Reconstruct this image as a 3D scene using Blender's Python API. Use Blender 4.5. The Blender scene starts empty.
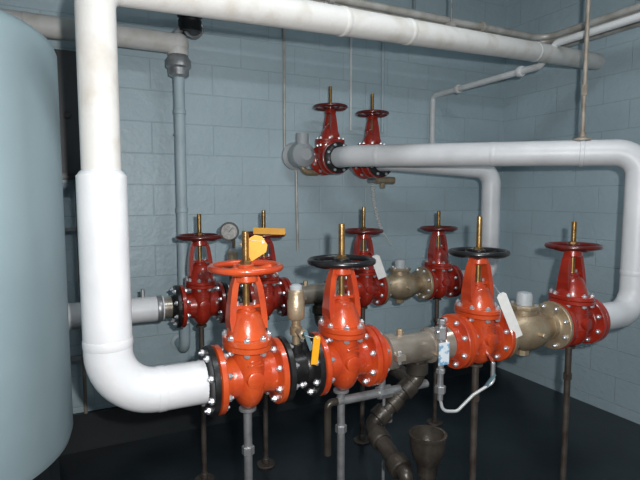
import bpy, math, random
from mathutils import Vector, Matrix
random.seed(3)
V=Vector
sc=bpy.context.scene
try:
    sc.view_settings.view_transform='Standard'
except Exception: pass

# ---------------------------------------------------------------- materials
MATS={}
def mk(name,col,rough=.5,metal=0.,col2=None,scale=12.,bump=0.,bscale=60.,spec=.5,coat=0.,lo=.4,hi=.65):
    m=bpy.data.materials.new(name); m.use_nodes=True
    nt=m.node_tree; N=nt.nodes; L=nt.links
    b=N['Principled BSDF']
    b.inputs['Base Color'].default_value=(*col,1)
    b.inputs['Roughness'].default_value=rough
    b.inputs['Metallic'].default_value=metal
    b.inputs['Specular IOR Level'].default_value=spec
    b.inputs['Coat Weight'].default_value=coat
    b.inputs['Coat Roughness'].default_value=.12
    tc=N.new('ShaderNodeTexCoord')
    if col2:
        n=N.new('ShaderNodeTexNoise'); n.inputs['Scale'].default_value=scale; n.inputs['Detail'].default_value=6
        r=N.new('ShaderNodeValToRGB'); r.color_ramp.elements[0].position=lo; r.color_ramp.elements[1].position=hi
        r.color_ramp.elements[0].color=(*col,1); r.color_ramp.elements[1].color=(*col2,1)
        L.new(tc.outputs['Object'],n.inputs['Vector']); L.new(n.outputs['Fac'],r.inputs['Fac']); L.new(r.outputs['Color'],b.inputs['Base Color'])
    if bump:
        n2=N.new('ShaderNodeTexNoise'); n2.inputs['Scale'].default_value=bscale; n2.inputs['Detail'].default_value=4
        bp=N.new('ShaderNodeBump'); bp.inputs['Strength'].default_value=bump; bp.inputs['Distance'].default_value=.004
        L.new(tc.outputs['Object'],n2.inputs['Vector']); L.new(n2.outputs['Fac'],bp.inputs['Height']); L.new(bp.outputs['Normal'],b.inputs['Normal'])
    MATS[name]=m; return m
mk('red_paint_flash_bright',(.58,.085,.018),.3,0,(.46,.05,.013),9,.35,60,coat=.7)  # red paint shifted to orange: flash overexposure put into the colour
mk('red_paint_flash_lit',(.52,.065,.014),.3,0,(.38,.034,.010),9,.35,60,coat=.7)  # same red with weaker flash brightening put into the colour
mk('red_deep_paint',(.33,.022,.009),.3,0,(.23,.014,.007),9,.35,60,coat=.6)
mk('wheel_dark_paint',(.12,.010,.007),.3,0,(.06,.007,.005),20,coat=.4)
mk('wheel_black_paint',(.009,.009,.010),.3,coat=.3)
mk('black_iron',(.012,.012,.013),.35,.2,(.022,.022,.022),30,.3)
mk('zinc_bolt',(.66,.67,.7),.3,.75)
mk('brass_stem',(.42,.27,.10),.32,.85,(.3,.18,.07),40)
mk('bronze',(.44,.35,.24),.4,.55,(.32,.24,.15),14,.3,120)
mk('steel_pipe',(.48,.43,.37),.27,.6,(.24,.2,.16),6,.15,lo=.42,hi=.68)
mk('dark_iron_pipe',(.07,.06,.05),.34,.45,(.028,.024,.02),12,.35)
mk('rusty_steel',(.13,.11,.095),.5,.5,(.07,.05,.04),12,.35)
mk('galvanised',(.42,.43,.44),.4,.7,(.3,.3,.31),25)
mk('chrome',(.7,.7,.72),.18,1.)
mk('white_jacket',(.72,.73,.75),.4,0,(.60,.61,.63),5,.3,22,lo=.35,hi=.75)
mk('white_old_jacket',(.64,.63,.61),.55,0,(.50,.46,.40),9,.4,30,lo=.5,hi=.78)
mk('white_paint_pipe',(.68,.70,.71),.5,0,(.58,.58,.57),6)
mk('tank_paint',(.32,.42,.455),.4,0,(.29,.385,.42),3,.15,20)
mk('pale_blue_pipe',(.42,.52,.56),.5,0,(.36,.45,.49),8)
mk('conduit_grey',(.55,.54,.51),.45,.25,(.38,.35,.31),9)
mk('conduit_brown',(.38,.33,.28),.5,.2,(.24,.2,.16),9)
mk('yellow_tag',(.78,.36,.01),.5,0,(.72,.32,.01),30)
mk('white_tag',(.72,.72,.7),.6,0,(.66,.66,.64),30)
mk('blue_label',(.16,.34,.52),.4,0,(.68,.74,.8),45,lo=.40,hi=.47)
mk('hose_metal',(.55,.57,.57),.3,.3)
mk('hose_blue',(.10,.17,.20),.4)
mk('black_plastic',(.01,.01,.012),.4)
mk('gauge_face',(.38,.38,.36),.3,0,(.2,.2,.2),60)
mk('grey_cap',(.36,.39,.41),.5)
mk('floor_black',(.009,.013,.017),.28,0,(.016,.022,.027),3,.3,8)
mk('ceiling_paint',(.5,.57,.6),.8,0,(.43,.5,.53),2)
mk('base_black',(.012,.016,.019),.5,0,(.018,.022,.026),3)
em=bpy.data.materials.new('fill_tube_glow'); em.use_nodes=True  # glow of the tubes in the added fill fixtures
bb=em.node_tree.nodes['Principled BSDF']; bb.inputs['Emission Color'].default_value=(.85,.95,1,1); bb.inputs['Emission Strength'].default_value=6
MATS['fill_tube_glow']=em

def wallmat(name,c1,c2,mort):
    m=bpy.data.materials.new(name); m.use_nodes=True
    nt=m.node_tree; N=nt.nodes; L=nt.links; b=N['Principled BSDF']; b.inputs['Roughness'].default_value=.42
    tc=N.new('ShaderNodeTexCoord'); s=N.new('ShaderNodeSeparateXYZ'); c=N.new('ShaderNodeCombineXYZ')
    ad=N.new('ShaderNodeMath'); ad.operation='ADD'
    L.new(tc.outputs['Object'],s.inputs[0]); L.new(s.outputs['X'],ad.inputs[0]); L.new(s.outputs['Y'],ad.inputs[1])
    L.new(ad.outputs[0],c.inputs['X']); L.new(s.outputs['Z'],c.inputs['Y'])
    br=N.new('ShaderNodeTexBrick'); L.new(c.outputs[0],br.inputs['Vector'])
    br.inputs['Scale'].default_value=1; br.inputs['Brick Width'].default_value=.4; br.inputs['Row Height'].default_value=.2
    br.inputs['Mortar Size'].default_value=.005; br.inputs['Mortar Smooth'].default_value=.8
    br.inputs['Color1'].default_value=(*c1,1); br.inputs['Color2'].default_value=(*c2,1); br.inputs['Mortar'].default_value=(*mort,1)
    n=N.new('ShaderNodeTexNoise'); n.inputs['Scale'].default_value=1.6; n.inputs['Detail'].default_value=8
    L.new(tc.outputs['Object'],n.inputs['Vector'])
    r=N.new('ShaderNodeValToRGB'); r.color_ramp.elements[0].position=.3; r.color_ramp.elements[1].position=.75
    r.color_ramp.elements[0].color=(.83,.85,.86,1); r.color_ramp.elements[1].color=(1,1,1,1)
    L.new(n.outputs['Fac'],r.inputs['Fac'])
    mx=N.new('ShaderNodeMix'); mx.data_type='RGBA'; mx.blend_type='MULTIPLY'; mx.inputs[0].default_value=1
    L.new(br.outputs['Color'],mx.inputs[6]); L.new(r.outputs['Color'],mx.inputs[7]); L.new(mx.outputs[2],b.inputs['Base Color'])
    n2=N.new('ShaderNodeTexNoise'); n2.inputs['Scale'].default_value=22; n2.inputs['Detail'].default_value=7
    L.new(tc.outputs['Object'],n2.inputs['Vector'])
    b1=N.new('ShaderNodeBump'); b1.inputs['Strength'].default_value=.7; b1.inputs['Distance'].default_value=.008; L.new(n2.outputs['Fac'],b1.inputs['Height'])
    b2=N.new('ShaderNodeBump'); b2.invert=True; b2.inputs['Strength'].default_value=.45; b2.inputs['Distance'].default_value=.005
    L.new(br.outputs['Fac'],b2.inputs['Height']); L.new(b1.outputs['Normal'],b2.inputs['Normal']); L.new(b2.outputs['Normal'],b.inputs['Normal'])
    MATS[name]=m
wallmat('painted_block_wall',(.46,.575,.625),(.445,.56,.608),(.40,.505,.552))

# ---------------------------------------------------------------- mesh builder
def frame(d):
    d=d.normalized()
    if abs(d.z)>.98: return V((1,0,0)),V((0,1,0)) if d.z>0 else V((0,-1,0))
    y=(V((0,0,1))-d*d.z).normalized(); x=y.cross(d)
    return x,y
def fillet(pts,R,seg=9):
    pts=[V(p) for p in pts]; out=[pts[0]]
    for i in range(1,len(pts)-1):
        p=pts[i]; a=(pts[i-1]-p); b=(pts[i+1]-p); la,lb=a.length,b.length; a.normalize(); b.normalize()
        ang=a.angle(b)
        if ang>3.1: out.append(p); continue
        r=R[i-1] if isinstance(R,(list,tuple)) else R
        t=min(r/math.tan(ang/2),la*.49,lb*.49); r=t*math.tan(ang/2)
        c=p+(a+b).normalized()*(r/math.sin(ang/2))
        s=p+a*t-c; e=p+b*t-c; tot=s.angle(e); ax=s.cross(e).normalized()
        for k in range(seg+1):
            out.append(c+Matrix.Rotation(tot*k/seg,3,ax)@s)
    out.append(pts[-1]); return out
class MB:
    def __init__(s): s.v=[];s.f=[];s.m=[];s.slots=[]
    def mi(s,n):
        if n not in s.slots: s.slots.append(n)
        return s.slots.index(n)
    def add(s,vs,fs,m):
        o=len(s.v); k=s.mi(m); s.v+=[V(p) for p in vs]
        for f in fs: s.f.append([i+o for i in f]); s.m.append(k)
    def rev(s,o,d,prof,m,n=32,sx=1,sy=1,rot=0):
        o=V(o); d=V(d).normalized(); x,y=frame(d); vs=[];fs=[]
        for r,h in prof:
            r=max(r,1e-4)
            for i in range(n):
                a=2*math.pi*i/n+rot; vs.append(o+d*h+x*(r*sx*math.cos(a))+y*(r*sy*math.sin(a)))
        for j in range(len(prof)-1):
            for i in range(n):
                i2=(i+1)%n; fs.append([j*n+i,j*n+i2,(j+1)*n+i2,(j+1)*n+i])
        fs.append(list(range(n))[::-1]); fs.append([(len(prof)-1)*n+i for i in range(n)])
        s.add(vs,fs,m)
    def cyl(s,a,b,r,m,n=20,r2=None):
        a=V(a);b=V(b);L=(b-a).length;c=min(.002,L*.2,r*.2); r2=r if r2 is None else r2
        s.rev(a,b-a,[(r-c,0),(r,c),(r2,L-c),(r2-c,L)],m,n)
    def ball(s,c,r,m,sc=(1,1,1),n=24):
        prof=[(r*math.sin(math.pi*k/12),-r*math.cos(math.pi*k/12)*sc[2]) for k in range(13)]
        s.rev(c,(0,0,1),prof,m,n,sc[0],sc[1])
    def sweep(s,path,r,m,n=14,closed=False):
        path=[V(p) for p in path]; P=[path[0]]
        for p in path[1:]:
            if (p-P[-1]).length>1e-5: P.append(p)
        path=P; N=len(path); vs=[];fs=[]
        def tan(i):
            if closed: return (path[(i+1)%N]-path[i-1]).normalized()
            return (path[min(i+1,N-1)]-path[max(i-1,0)]).normalized()
        t=tan(0); x,_=frame(t)
        for i in range(N):
            t2=tan(i); q=t.rotation_difference(t2); x=q@x; x=(x-t2*x.dot(t2)).normalized(); t=t2; y=t.cross(x)
            rr=r[i] if isinstance(r,(list,tuple)) else r
            for k in range(n):
                a=2*math.pi*k/n; vs.append(path[i]+x*(rr*math.cos(a))+y*(rr*math.sin(a)))
        for j in range(N if closed else N-1):
            for k in range(n):
                k2=(k+1)%n; j2=(j+1)%N; fs.append([j*n+k,j*n+k2,j2*n+k2,j2*n+k])
        if not closed: fs.append(list(range(n))[::-1]); fs.append([(N-1)*n+k for k in range(n)])
        s.add(vs,fs,m)
    def torus(s,c,R,r,m,d=(0,0,1),N=40,n=12):
        x,y=frame(V(d)); c=V(c)
        s.sweep([c+x*(R*math.cos(2*math.pi*i/N))+y*(R*math.sin(2*math.pi*i/N)) for i in range(N)],r,m,n,True)
    def box(s,c,size,m,R=None):
        c=V(c); h=V(size)/2; vs=[]
        for sx in(-1,1):
            for sy in(-1,1):
                for sz in(-1,1):
                    p=V((sx*h.x,sy*h.y,sz*h.z)); vs.append(c+(R@p if R else p))
        s.add(vs,[[0,1,3,2],[4,6,7,5],[0,4,5,1],[2,3,7,6],[0,2,6,4],[1,5,7,3]],m)
    def flange(s,o,d,m,R=.115,th=.024,hub=.07,hl=.02):
        c=.003
        s.rev(o,d,[(R*.72,0),(R-c,.001),(R,c),(R,th-c),(R-c,th),(hub+.012,th+.002),(hub+.004,th+.008),(hub,th+hl)],m,40)
    def bolts(s,o,d,m,Rb=.094,n=8,half=.034,r=.0085,rot=.39):
        d=V(d).normalized(); x,y=frame(d)
        for i in range(n):
            a=2*math.pi*i/n+rot; c=V(o)+x*(Rb*math.cos(a))+y*(Rb*math.sin(a))
            s.cyl(c-d*(half+.008),c+d*(half+.008),r*.62,m,8)
            for sg in(-1,1):
                s.rev(c+d*(sg*(half-.008)),d*sg,[(r*1.35,-.001),(r*1.35,.007),(r*1.1,.0095)],m,6)
    def done(s,name,M=None,sharp=38):
        me=bpy.data.meshes.new(name); vs=s.v
        if M is None:
            lo=V([min(p[i] for p in vs) for i in range(3)]); hi=V([max(p[i] for p in vs) for i in range(3)])
            c=(lo+hi)/2; vs=[p-c for p in vs]; M=Matrix.Translation(c)
        me.from_pydata([tuple(p) for p in vs],[],s.f); me.update()
        for n in s.slots: me.materials.append(MATS[n])
        me.polygons.foreach_set('material_index',s.m)
        me.polygons.foreach_set('use_smooth',[True]*len(s.f))
        import bmesh
        bm=bmesh.new(); bm.from_mesh(me); bmesh.ops.recalc_face_normals(bm,faces=bm.faces); bm.to_mesh(me); bm.free()
        me.set_sharp_from_angle(angle=math.radians(sharp))
        ob=bpy.data.objects.new(name,me); sc.collection.objects.link(ob); ob.matrix_world=M
        return ob

TH=math.radians(26.05)
u=V((math.cos(TH),math.sin(TH),0)); v=V((math.sin(TH),-math.cos(TH),0)); Z=V((0,0,1))
C=V((1.66,4.6,0))
def AB(a,b,z): return C+u*a+v*b+Z*z
RU=Matrix.Rotation(TH,4,'Z')
R3=Matrix.Rotation(TH,3,'Z')

# ---------------------------------------------------------------- room shell
def slab(name,a0,a1,b0,b1,z0,z1,m):
    c=AB((a0+a1)/2,(b0+b1)/2,(z0+z1)/2); mb=MB(); mb.box((0,0,0),(a1-a0,b1-b0,z1-z0),m)
    return mb.done(name,Matrix.Translation(c)@RU)
H=3.35; A0=-6.2; B1=5.2
slab('floor',A0-.1,.1,-.1,B1+.1,-.1,0,'floor_black')
slab('ceiling',A0-.1,.1,-.1,B1+.1,H,H+.1,'ceiling_paint')
slab('wall_back',A0-.1,.1,-.1,0,0,H,'painted_block_wall')
slab('wall_right',0,.1,0,B1,0,H,'painted_block_wall')
slab('wall_left',A0-.1,A0,0,B1,0,H,'painted_block_wall')
slab('wall_front',A0-.1,.1,B1,B1+.1,0,H,'painted_block_wall')
slab('baseboard_back',A0,-.02,0.0,.03,0,.24,'base_black')

# ---------------------------------------------------------------- gate valve
def gate_valve(pos,ang,body,wheel,s=1.,left_bolts=True,right_bolts=True,wrot=.3,stem=.50):
    mb=MB(); X=V((1,0,0)); b=body
    for sg in(-1,1):
        mb.flange((sg*.115,0,0),(-sg,0,0),b,.115,.022,.068,.03)
        mb.rev((sg*.072,0,0),(-sg,0,0),[(.068,0),(.071,.02),(.076,.05),(.078,.072)],b)
    if left_bolts: mb.bolts((-.115,0,0),X,'zinc_bolt')
    if right_bolts: mb.bolts((.115,0,0),X,'zinc_bolt')
    mb.ball((0,0,-.012),.1,b,(.58,.95,1.02))
    mb.rev((0,0,0),Z,[(.096,-.02),(.093,.03),(.088,.085),(.09,.1)],b,32,.6,1.)
    for sg in(-1,1):
        mb.rev((0,sg*.08,.01),(0,sg,0),[(.03,0),(.028,.018),(.024,.02)],b,20)
        for k,zz in enumerate((.058,.07)):
            mb.box((0,sg*.0905,zz),(.05-.014*k,.006,.006),b)
    mb.rev((0,0,.1),Z,[(.108,0),(.112,.003),(.112,.017),(.108,.019)],b,36,.72,1.)
    mb.rev((0,0,.12),Z,[(.108,0),(.112,.002),(.112,.016),(.108,.019)],b,36,.72,1.)
    for i in range(8):
        a=2*math.pi*(i+.5)/8; p=V((.098*.72*math.cos(a),.098*math.sin(a),.1))
        mb.cyl(p+Z*-.014,p+Z*.055,.0055,'zinc_bolt',8)
        mb.rev(p+Z*.039,Z,[(.011,0),(.011,.008),(.009,.01)],'zinc_bolt',6)
        mb.rev(p+Z*-.01,Z,[(.011,0),(.011,.01)],'zinc_bolt',6)
    mb.rev((0,0,.138),Z,[(.094,0),(.092,.012),(.085,.035),(.073,.06),(.062,.078),(.05,.086)],b,32,.74,.82)
    mb.rev((0,0,.2),Z,[(.034,0),(.034,.03),(.026,.034),(.026,.046)],b,20)
    mb.box((0,0,.24),(.086,.034,.01),b)
    for sg in(-1,1):
        mb.cyl((sg*.03,0,.19),(sg*.03,0,.258),.005,'zinc_bolt',8)
        pts=[(sg*.052,.165),(sg*.055,.2),(sg*.051,.25),(sg*.042,.31),(sg*.03,.345)]
        for k in range(4):
            (x0,z0),(x1,z1)=pts[k],pts[k+1]; w0=.034-.005*k; w1=.034-.005*(k+1); t=.0105
            vs=[]
            for (x,z,w) in((x0,z0,w0),(x1,z1,w1)):
                vs+=[(x-t,-w,z),(x+t,-w,z),(x+t,w,z),(x-t,w,z)]
            mb.add(vs,[[0,1,5,4],[1,2,6,5],[2,3,7,6],[3,0,4,7],[3,2,1,0],[4,5,6,7]],b)
    mb.rev((0,0,.322),Z,[(.036,0),(.042,.005),(.04,.028),(.028,.037)],b,24)
    mb.cyl((0,0,.2),(0,0,stem),.0115,'brass_stem',14)
    for k in range(24):
        z=.385+k*.0048
        if z<stem-.004: mb.rev((0,0,z),Z,[(.0112,0),(.0128,.0016),(.0112,.0032)],'brass_stem',14)
    mb.rev((0,0,.356),Z,[(.02,0),(.02,.036),(.016,.039)],'brass_stem',6)
    zc=.372; Rw=.116
    mb.torus((0,0,zc),Rw,.0115,wheel)
    mb.rev((0,0,zc-.014),Z,[(.028,0),(.029,.003),(.029,.022),(.026,.025)],wheel,20)
    for k in range(5):
        a0=wrot+2*math.pi*k/5; path=[]
        for j in range(7):
            q=j/6; rr=.02+q*(Rw-.02); a=a0+.35*math.sin(q*math.pi)*.5
            path.append((rr*math.cos(a),rr*math.sin(a),zc-.004-.01*math.sin(q*math.pi)))
        mb.sweep(path,.0095,wheel,8)
    M=Matrix.Translation(V(pos))@Matrix.Rotation(ang,4,'Z')@Matrix.Scale(s,4)
    return mb.done('gate_valve',M)

def stand(p,ztop,mat='galvanised'):
    mb=MB(); p=V((p[0],p[1],0))
    mb.cyl(p,p+Z*ztop,.015,mat,12)
    mb.cyl(p,p+Z*.012,.055,mat,20); mb.cyl(p+Z*.012,p+Z*.045,.02,mat,8)
    mb.cyl(p+Z*(ztop-.17),p+Z*(ztop-.14),.022,mat,6); mb.cyl(p+Z*(ztop-.012),p+Z*ztop,.03,mat,16)
    return mb.done('pipe_support_stand')

def tag(c,w,h,m,tilt,face,hook=None):
    mb=MB(); c=V(c); n=V(face).normalized(); x=Z.cross(n).normalized()
    Rm=Matrix((x,n,Z)).transposed()@Matrix.Rotation(tilt,3,'Y')
    pts=[(-w/2,-h/2),(w/2,-h/2),(w/2,h/2-w*.25),(w*.25,h/2),(-w*.25,h/2),(-w/2,h/2-w*.25)]
    vs=[c+Rm@V((px,s,pz)) for s in(-.0008,.0008) for px,pz in pts]
    mb.add(vs,[[0,1,2,3,4,5],[11,10,9,8,7,6]]+[[i,(i+1)%6,(i+1)%6+6,i+6] for i in range(6)],m)
    top=c+Rm@V((0,0,h/2-.006)); mb.torus(top,.004,.0012,'zinc_bolt',n,12,6)
    if hook: mb.sweep([top,(top+V(hook))/2+V((0,0,-.004)),V(hook)],.001,'zinc_bolt',6)
    return mb.done('inspection_tag')

def row(P,front):
    P=V(P); T=[0,.367,1.033,1.63]
    if front:
        bm=['red_paint_flash_bright','red_paint_flash_lit','red_paint_flash_lit','red_deep_paint']  # nearer valves take the reds with flash brightening painted in
        wm=['red_paint_flash_bright','wheel_black_paint','wheel_black_paint','wheel_dark_paint']
    else:
        bm=['red_deep_paint']*4; wm=['wheel_dark_paint']*4
    for i,t in enumerate(T):
        gate_valve(P+u*t,TH,bm[i],wm[i],1,True,True,.3+i*.5,[.495,.51,.525,.49][i])
        stand(P+u*t,P.z-.114,'galvanised' if i in(0,1) and front else 'rusty_steel')
    q=lambda t:P+u*t
    mb=MB(); mb.flange(q(.117),u,'black_iron',.115,.022,.058,.02); mb.flange(q(.25),-u,'black_iron',.115,.022,.058,.02)
    mb.cyl(q(.13),q(.24),.056,'black_iron',28)
    mb.cyl(q(.183)+Z*.04,q(.183)+Z*.085,.022,'black_iron',16); mb.done('flanged_pipe_spool')
    mb=MB(); o=q(.183)+Z*.085
    mb.rev(o,Z,[(.014,0),(.014,.03),(.022,.034),(.022,.06),(.016,.064),(.016,.085),(.027,.09),(.031,.1),(.031,.155),(.028,.161),(.028,.19),(.022,.196)],'bronze',20)
    mb.rev(o+Z*.196,Z,[(.022,0),(.023,.012),(.012,.02)],'grey_cap',16)
    mb.rev(o+Z*.05,v,[(.013,0),(.013,.05),(.018,.052),(.018,.066)],'bronze',6)
    if front:
        mb.cyl(o+Z*.05+v*.06,o+Z*.05+v*.075,.01,'chrome',12)
        mb.box(o+Z*.03+v*.078+u*.012,(.014,.004,.075),'hose_blue',R3@Matrix.Rotation(-.35,3,'Y'))
        mb.done('relief_valve')
        tag(q(.183)+Z*.085+v*.1+u*.03,.026,.1,'yellow_tag',.12,v,o+Z*.05+v*.08)
    else: mb.done('relief_valve')
    r=.06; mb=MB(); ad='red_paint_flash_lit' if front else 'red_deep_paint'
    mb.flange(q(.484),u,ad,.115,.022,.075,.03); mb.cyl(q(.5),q(.545),.074,ad,28)
    mb.cyl(q(.54),q(.83),r,'steel_pipe',32)
    for t in(.575,.79):
        mb.rev(q(t)-u*.022,u,[(r,0),(r+.012,.004),(r+.012,.04),(r,.044)],'steel_pipe',28)
        for sg in(-1,1):
            mb.box(q(t)+v*(sg*(r+.02)),(.04,.03,.022),'steel_pipe',R3)
            mb.cyl(q(t)+v*(sg*(r+.022))-Z*.026,q(t)+v*(sg*(r+.022))+Z*.026,.007,'zinc_bolt',8)
    mb.cyl(q(.82),q(.89),r+.004,'steel_pipe',28,r+.012); mb.flange(q(.916),-u,ad,.115,.022,.075,.03)
    mb.cyl(q(.63)+Z*.05,q(.63)+Z*.085,.014,'bronze',6)
    mb.done('backflow_preventer_body')
    mb=MB(); mb.flange(q(1.15),u,'bronze',.113,.02,.06,.03); mb.flange(q(1.513),-u,'bronze',.113,.02,.06,.03)
    mb.rev(q(1.17),u,[(.058,0),(.06,.05),(.08,.085),(.094,.13),(.096,.17),(.088,.215),(.066,.25),(.056,.28),(.056,.32)],'bronze',32)
    c=q(1.315)
    mb.cyl(c+Z*.05,c+Z*.105,.056,'bronze',28); mb.rev(c+Z*.1,Z,[(.07,0),(.072,.003),(.072,.016),(.07,.018)],'bronze',8)
    mb.rev(c+Z*.118,Z,[(.036,0),(.036,.045),(.03,.055),(.012,.06)],'grey_cap',20)
    for i in range(4):
        a=math.pi/4+i*math.pi/2; mb.rev(c+Z*.118+V((.056*math.cos(a),.056*math.sin(a),0)),Z,[(.009,0),(.009,.009)],'zinc_bolt',6)
    mb.cyl(c+v*.07,c+v*.12,.012,'bronze',6); mb.cyl(c-Z*.08,c-Z*.115,.03,'bronze',8)
    mb.done('bronze_check_valve')

PF=V((-.25,1.67,.99)); PB=V((-.653,2.7,1.01))
row(PF,True); row(PB,False)

# ---------------------------------------------------------------- insulated lines
def bands(mb,pts,r,m,w=.0025):
    for p,d in pts:
        d=V(d).normalized(); mb.rev(V(p)-d*.014,d,[(r,0),(r+w,.004),(r+w,.024),(r,.028)],m,32)
e=PF+u*-.435
mb=MB()
pts=fillet([PF+u*-.145,e,V((e.x,e.y,1.66))],.15,12)
mb.sweep(pts,.07,'white_jacket',32)
mb.ball((e.x,e.y,1.65),.07,'white_jacket',(1,1,.6),32)
bands(mb,[(PF+u*-.285,u),((e.x,e.y,1.16),Z)],.07,'white_jacket',.0015)
mb.flange(PF+u*-.117,-u,'black_iron',.115,.022,.066,.02)
tip=V((1.95,3.62,2.545))
z0=2.205
pts=fillet([V((e.x,e.y,1.62)),V((e.x,e.y,z0)),tip],.075,10)
mb.sweep(pts,.055,'white_old_jacket',28)
dd=(tip-V((e.x,e.y,z0))).normalized()
bands(mb,[(V((e.x,e.y,z0))+dd*k,dd) for k in(.95,1.35,2.5)],.055,'white_old_jacket')
mb.done('insulated_pipe')
r=.069; zF=1.86
U1=AB(-1.9,.27,zF); U2=AB(-1.56,.27,1.84)
k1=PF+u*2.12
s1=U1+v*.27
mb=MB()
mb.sweep(fillet([PF+u*1.775,k1,V((k1.x,k1.y,1.825)),s1,U1+v*.125],[.13,.12,.09],12),r,'white_jacket',32)
bands(mb,[(PF+u*1.83,u),(V((k1.x,k1.y,1.2)),Z)],r,'white_jacket',.0015)
dr=(V((k1.x,k1.y,1.825))-s1)
bands(mb,[(s1+dr*k,dr) for k in(.12,.55)],r,'white_jacket',.0015)
mb.flange(PF+u*1.747,u,'red_deep_paint',.115,.022,.066,.02)
mb.flange(U1+v*.108,v,'black_iron',.104,.02,.066,.02)
mb.done('insulated_pipe')
k2=PB+u*2.1; s2=U2+v*.25
mb=MB(); mb.sweep(fillet([PB+u*1.775,k2,V((k2.x,k2.y,1.79)),s2,U2+v*.125],[.12,.12,.09],12),.066,'white_jacket',28)
bands(mb,[(V((k2.x,k2.y,1.25)),Z)],.066,'white_jacket',.0015)
mb.flange(PB+u*1.747,u,'red_deep_paint',.115,.022,.062,.02); mb.flange(U2+v*.108,v,'black_iron',.104,.02,.062,.02)
mb.done('insulated_pipe')
mb=MB(); mb.sweep([PB+u*-.2,PB+u*-2.2],.066,'white_jacket',28); mb.flange(PB+u*-.117,-u,'black_iron',.115,.022,.06,.02)
mb.cyl(PB+u*-.13,PB+u*-.21,.058,'steel_pipe',24)
bands(mb,[(PB+u*-.22,u),(PB+u*-.4,u)],.066,'galvanised')
mb.cyl(PB+u*-.3+Z*.06,PB+u*-.3+Z*.11,.01,'galvanised',8)
mb.done('insulated_pipe')
for U,w in((U1,'wheel_dark_paint'),(U2,'wheel_dark_paint')):
    gate_valve(U,TH-math.pi/2,'red_deep_paint',w,.95,True,True,.1,.52)
    mb=MB(); mb.flange(U-v*.112,-v,'galvanised',.104,.02,.06,.02); mb.cyl(U-v*.12,U-v*.266,.055,'galvanised',24)
    mb.done('pipe_stub')
mb=MB(); g=AB(-2.06,.15,1.89)
mb.rev(AB(-2.06,0.002,1.89),v,[(.08,0),(.10,.006),(.10,.03),(.07,.04),(.085,.08),(.092,.13),(.085,.18),(.04,.22)],'grey_cap',24)
mb.cyl(g+Z*.02,g+Z*.15,.045,'grey_cap',16); mb.sweep(fillet([g,g-Z*.12,g-Z*.12+u*.12],.05),.022,'bronze',12)
mb.done('detector_check_fitting')
mb=MB(); g=AB(-1.42,.2,1.72); mb.cyl(g-u*.05,g+u*.1,.028,'bronze',16); mb.cyl(g+Z*-.06,g+Z*.06,.02,'bronze',8); mb.cyl(AB(-1.42,.002,1.72),g,.02,'galvanised',12)
mb.done('test_drain_valve')

# ---------------------------------------------------------------- tank
tc=V((-1.38,1.6,0)); mb=MB()
prof=[(.05,.66),(.3,.665),(.44,.69),(.49,.715),(.5,.75),(.5,1.2),(.5,1.9),(.5,2.09)]
for k in range(1,9):
    a=k/8*math.pi/2; prof.append((.5*math.cos(a)+.001,2.09+.13*math.sin(a)))
mb.rev(tc,Z,prof,'tank_paint',72)
for k in range(4):
    a=k*math.pi/2+.5; p=tc+V((.4*math.cos(a),.4*math.sin(a),0)); mb.box(p+Z*.36,(.07,.07,.70),'base_black'); mb.box(p+Z*.008,(.13,.13,.016),'base_black')
mb.cyl(tc+Z*2.21,tc+Z*2.36,.04,'galvanised',16)
mb.done('water_storage_tank')

# ---------------------------------------------------------------- left wall piping
vp=V((-.86,3.12,0)); mb=MB()
mb.sweep(fillet([vp+Z*2.38,vp+Z*.62,vp+Z*.62-v*.20],.07,8),.033,'pale_blue_pipe',20)
mb.rev(vp+Z*.62-v*.213,v,[(.055,0),(.055,.008),(.04,.012)],'pale_blue_pipe',20)
for z in(1.5,2.1): mb.cyl(vp+Z*z,vp+Z*(z+.03),.037,'pale_blue_pipe',20)
for z in(1.3,2.0): mb.cyl(vp+Z*z,vp+Z*z-v*.21,.008,'galvanised',8)
mb.rev(vp+Z*2.32,Z,[(.04,0),(.06,.01),(.062,.05),(.075,.06),(.075,.10),(.06,.12),(.05,.14)],'galvanised',20)
mb.done('vertical_vent_pipe')
mb=MB(); h=vp+Z*2.52
mb.sweep(fillet([h-Z*.07,h,h-u*1.9],.07,8),.06,'white_old_jacket',24)
mb.ball(h,.065,'white_old_jacket')
bands(mb,[(h-u*.35,u),(h-u*.8,u)],.06,'white_old_jacket')
mb.done('overhead_drain_pipe')
mb=MB(); h2=vp+Z*2.64+u*.07+v*.02
mb.cyl(h2-Z*.05,h2+Z*.02,.07,'black_plastic',16); mb.rev(h2+Z*.02,Z,[(.05,0),(.075,.02),(.075,.09),(.03,.12)],'black_plastic',16)
mb.cyl(h2+Z*.12,V((h2.x,h2.y,H)),.008,'galvanised',8); mb.cyl(h2-u*.02,h2-u*.1-Z*.08,.02,'galvanised',10)
mb.torus(h2-Z*.02+u*.02,.055,.01,'galvanised',v,24,8)
mb.done('pipe_hanger_clamp')
mb=MB(); c=AB(-3.75,.09,2.06)
mb.box(c,(.62,.16,.72),'black_plastic',R3); mb.box(c+v*.082,(.56,.01,.66),'base_black',R3); mb.cyl(c+v*.08+u*.22,c+v*.098+u*.22,.02,'black_iron',12)
mb.done('electrical_cabinet')
mb=MB(); mb.sweep([AB(-3.6,.05,.25),AB(-3.6,.05,1.69)],.014,'conduit_grey',10); mb.sweep([AB(-3.5,.05,.25),AB(-3.5,.05,1.69)],.011,'conduit_brown',10)
for z in(.6,1.4): mb.box(AB(-3.55,.02,z),(.16,.03,.02),'galvanised',R3)
mb.done('electrical_conduit')

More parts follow.
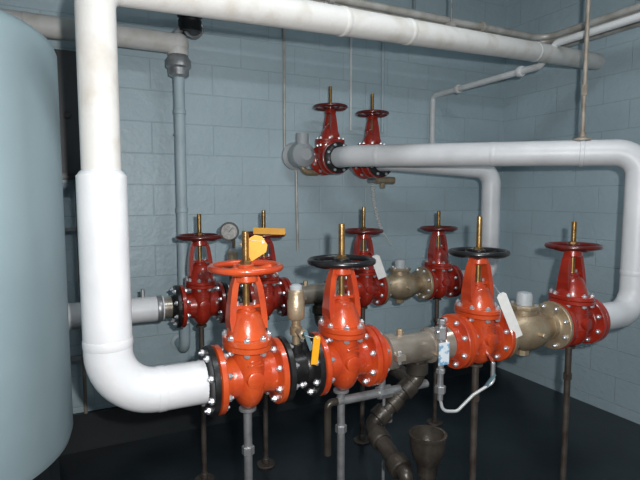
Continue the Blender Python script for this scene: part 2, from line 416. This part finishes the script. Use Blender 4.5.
# ---------------------------------------------------------------- overhead conduits
def conduit(pts,r,m,R=.1,name='overhead_conduit',clips=()):
    mb=MB(); mb.sweep(fillet(pts,R,8),r,m,12)
    for p,d in clips:
        mb.rev(V(p)-V(d)*.015,V(d),[(r*1.5,0),(r*1.6,.005),(r*1.6,.025),(r*1.5,.03)],m,12)
    return mb.done(name)
for i,(bo,z,r,m) in enumerate([(.60,2.69,.03,'conduit_grey'),(.69,2.69,.024,'conduit_brown'),(.78,2.69,.03,'conduit_grey'),(.86,2.69,.022,'conduit_grey')]):
    conduit([AB(A0+.02,bo,z),AB(-.30-.08*i,bo,z),AB(-.30-.08*i,B1-.02,z)],r,m,.12,clips=[(AB(-2.2,bo,z),u),(AB(-1.1,bo,z),u),(AB(-3.1,bo,z),u)])
for a in(-2.6,-1.4):
    mb=MB(); mb.box(AB(a,.73,2.645),(.04,.40,.025),'conduit_grey',R3)
    for b in(.545,.915): mb.cyl(AB(a,b,2.635),AB(a,b,H),.006,'galvanised',8)
    mb.done('trapeze_hanger')
w0=V((.915,4.22,0))+v*.03; w1=w0+v*1.05; w2=w0+v*1.17
conduit([w0+Z*2.0,w0+Z*2.42,w1+Z*2.42,w2+Z*2.53,w0+v*4.5+Z*2.53],.022,'white_paint_pipe',.04,'branch_water_pipe',[(w0+v*.3+Z*2.42,v),(w0+v*.9+Z*2.42,v)])
conduit([AB(-2.9,1.25,2.93),AB(-.03,1.25,2.93)],.035,'white_old_jacket',.1,'overhead_pipe')
L0=s1; L1=V((k1.x,k1.y,1.825)); hp=L0+(L1-L0)*.83
mb=MB(); mb.cyl(hp+Z*.07,V((hp.x,hp.y,H)),.011,'conduit_brown',10)
mb.rev(hp-(L1-L0).normalized()*.012,L1-L0,[(.070,0),(.073,.002),(.073,.022),(.070,.024)],'white_jacket',32)
mb.rev(hp+Z*.066,Z,[(.05,0),(.048,.01),(.018,.02),(.016,.045)],'conduit_brown',16); mb.cyl(hp+Z*.3,hp+Z*.36,.015,'conduit_brown',6)
mb.done('pipe_hanger_rod')
def wall_at(px):
    k=(px-320)/500; t=(1.66-k*4.6)/(math.cos(TH)-k*math.sin(TH)); return -t
a=wall_at(284)
conduit([AB(a,.02,2.95),AB(a,.02,1.93),AB(a+.09,.02,1.80),AB(a+.1,.02,1.2)],.0095,'conduit_grey',.12,'electrical_conduit')
a=wall_at(349); conduit([AB(a,.02,2.9),AB(a,.02,2.1)],.009,'white_paint_pipe',.1,'electrical_conduit')
a=wall_at(380); conduit([AB(a,.02,2.9),AB(a,.02,2.1)],.012,'pale_blue_pipe',.1,'electrical_conduit')
a=wall_at(370); mb=MB(); pts=[]
for i in range(160):
    q=i/159; ang=q*2*math.pi*16; zz=1.72-.42*q; off=.10*q**2
    pts.append(AB(a+off,.035,zz)+u*(.014*math.cos(ang))+v*(.014*math.sin(ang)))
pts.append(AB(a+.2,.02,1.2)); mb.sweep(pts,.005,'white_tag',6); mb.done('coiled_cable')

# ---------------------------------------------------------------- gauge
q=PB+u*.19; mb=MB(); c=V((q.x-.02,q.y-.02,1.405)); n=V((.1,-1,0)).normalized()
mb.cyl(q+Z*.05,V((q.x,q.y,1.36)),.009,'bronze',10)
mb.rev(c-n*.012,n,[(.036,0),(.052,.004),(.054,.02),(.052,.026)],'black_plastic',28); mb.rev(c+n*.0145,n,[(.043,0),(.042,.001)],'gauge_face',28)
mb.box(c+n*.017+V((.008,0,.01)),(.003,.002,.035),'black_plastic',Matrix.Rotation(.7,3,'Y'))
mb.done('pressure_gauge')
# yellow tag tied to the stem of the front left valve, second one on the wheel behind
tag(PF+u*.035+v*.0+Z*.44,.07,.075,'yellow_tag',1.0,(0.05,-1,0),PF+Z*.47)
mb=MB(); mb.box((-.27,2.655,1.415),(.17,.0015,.034),'yellow_tag',Matrix.Rotation(.03,3,'Y')); mb.sweep([(-.19,2.655,1.415),(-.19,2.69,1.39)],.0015,'zinc_bolt',6); mb.done('inspection_tag')
W3=PF+u*1.033
tag(W3+u*.085+v*.10+Z*.11,.044,.21,'white_tag',-.42,(.15,-1,0),W3+u*.03+v*.06+Z*.24)
W2=PB+u*1.048
tag(W2+u*.01+v*.14+Z*.16,.055,.15,'white_tag',-.35,(.1,-1,0),W2+Z*.25+v*.05)

# ---------------------------------------------------------------- test cock + hose
tcx=V((.478,1.93,0)); mb=MB()
mb.cyl(tcx+Z*.79,tcx+Z*1.12,.012,'galvanised',12)
for z,h,r in((.82,.03,.022),(.9,.02,.018),(1.04,.05,.023),(1.1,.02,.017)): mb.cyl(tcx+Z*z,tcx+Z*(z+h),r,'galvanised',6)
mb.box(tcx+Z*.985+v*.018,(.05,.003,.09),'blue_label',R3); mb.cyl(tcx+Z*.97,tcx+Z*.97-v*.06,.009,'bronze',8)
mb.cyl(tcx+Z*1.07-u*.03,tcx+Z*1.07+u*.03,.007,'chrome',8)
mb.done('test_cock')
mb=MB()
hp=fillet([V((.70,1.97,.93)),V((.705,1.97,.85)),V((.62,1.96,.80)),V((.55,1.94,.74)),V((.49,1.93,.745)),V((.478,1.93,.80))],.03,6)
mb.sweep(hp,.0065,'hose_metal',10); mb.cyl((.70,1.97,.87),(.70,1.97,.93),.009,'galvanised',8); mb.cyl((.7,1.97,.925),(.7,2.05,.945),.01,'chrome',8)
mb.box((.69,1.965,.86),(.010,.01,.06),'hose_blue',Matrix.Rotation(.6,3,'Y'))
mb.done('test_hose')

# ---------------------------------------------------------------- drain piping
mb=MB(); m='dark_iron_pipe'
a0=PF+u*.72; p1=a0-Z*.13; p2=V((.20,1.9,.70)); p3=V((.29,1.70,.63)); 
mb.sweep(fillet([a0-Z*.05,p1,p2,p3],.035,6),.031,m,20)
def col(c,d,r=.041,L=.05):
    d=V(d).normalized(); mb.rev(V(c)-d*L/2,d,[(r-.004,0),(r,.004),(r,L-.004),(r-.004,L)],m,16)
col(a0-Z*.085,Z,.044); d12=p2-p1; col(p1+d12*.22,d12); col(p1+d12*.5,d12,.038); col(p1+d12*.78,d12); d23=p3-p2; col(p2+d23*.3,d23); col(p3-d23*.1,d23,.043)
mb.sweep(fillet([p3,p3+v*.03,V((.30,1.67,.4)),V((.30,1.67,0.0))],.03,5),.026,m,16); col(V((.30,1.67,.55)),Z)
b0=PB+u*.72
mb.sweep(fillet([b0-Z*.05,b0-Z*.18,p1+V((.0,.0,-.02))],.05,6),.031,m,20); dd=p1-b0+Z*.18; col(b0-Z*.18+dd*.3,dd); col(b0-Z*.18+dd*.6,dd); col(b0-Z*.1,Z)
mb.done('drain_pipe')
mb=MB(); c=V((.385,1.72,0))
mb.rev(c,Z,[(.028,0.0),(.028,.6),(.036,.605),(.036,.64),(.05,.66),(.062,.70),(.064,.745),(.068,.748),(.068,.756),(.058,.756),(.056,.70),(.03,.665),(.001,.66)],m,32)
mb.done('drain_funnel')
mb=MB(); c=PF+u*.55+Z*-.16
mb.cyl(c+u*-.2,c+u*.22,.017,'galvanised',14); mb.cyl(c+u*-.02,c+u*.04,.026,'galvanised',8); mb.cyl(c,c+Z*.11,.014,'galvanised',12)
mb.sweep(fillet([c+u*-.2,c+u*-.24,c+u*-.24-Z*.2],.02,5),.014,'dark_iron_pipe',12)
mb.box(c+u*.01-Z*.09+v*.02,(.05,.004,.06),'galvanised',R3); mb.cyl(c+u*.01,c+u*.01-Z*.8,.006,'galvanised',8)
mb.done('bypass_pipe')

# ---------------------------------------------------------------- lights
def fill_fixture(a,b,pw):  # unseen ceiling fixture, added as fill to brighten the room
    mb=MB(); c=AB(a,b,H-.05)
    mb.box(c+Z*.02,(1.25,.16,.06),'white_paint_pipe',R3)
    for s in(-.04,.04): mb.cyl(c+v*s-u*.58-Z*.03,c+v*s+u*.58-Z*.03,.014,'fill_tube_glow',12)
    mb.done('added_fill_fixture')
    l=bpy.data.lights.new('added_fill_lamp','AREA'); l.shape='RECTANGLE'; l.size=1.2; l.size_y=.14; l.energy=pw; l.color=(.92,.97,1)
    o=bpy.data.objects.new('added_fill_lamp',l); sc.collection.objects.link(o); o.matrix_world=Matrix.Translation(c-Z*.07)@RU
fill_fixture(-2.2,2.6,22); fill_fixture(-4.3,4.4,10)
l=bpy.data.lights.new('camera_flash','AREA'); l.shape='DISK'; l.size=.04; l.energy=47; l.color=(1,.98,.96)
o=bpy.data.objects.new('camera_flash',l); sc.collection.objects.link(o); o.location=(.10,-.02,1.68); o.rotation_euler=(math.radians(93),0,math.radians(-10))

w=bpy.data.worlds.new('world'); w.use_nodes=True; w.node_tree.nodes['Background'].inputs[0].default_value=(.5,.6,.7,1); w.node_tree.nodes['Background'].inputs[1].default_value=.15
sc.world=w
cam=bpy.data.cameras.new('camera'); cam.lens=28.125; cam.sensor_width=36; cam.clip_start=.02
co=bpy.data.objects.new('camera',cam); sc.collection.objects.link(co); co.location=(0,0,1.6); co.rotation_euler=(math.radians(85),0,0); sc.camera=co
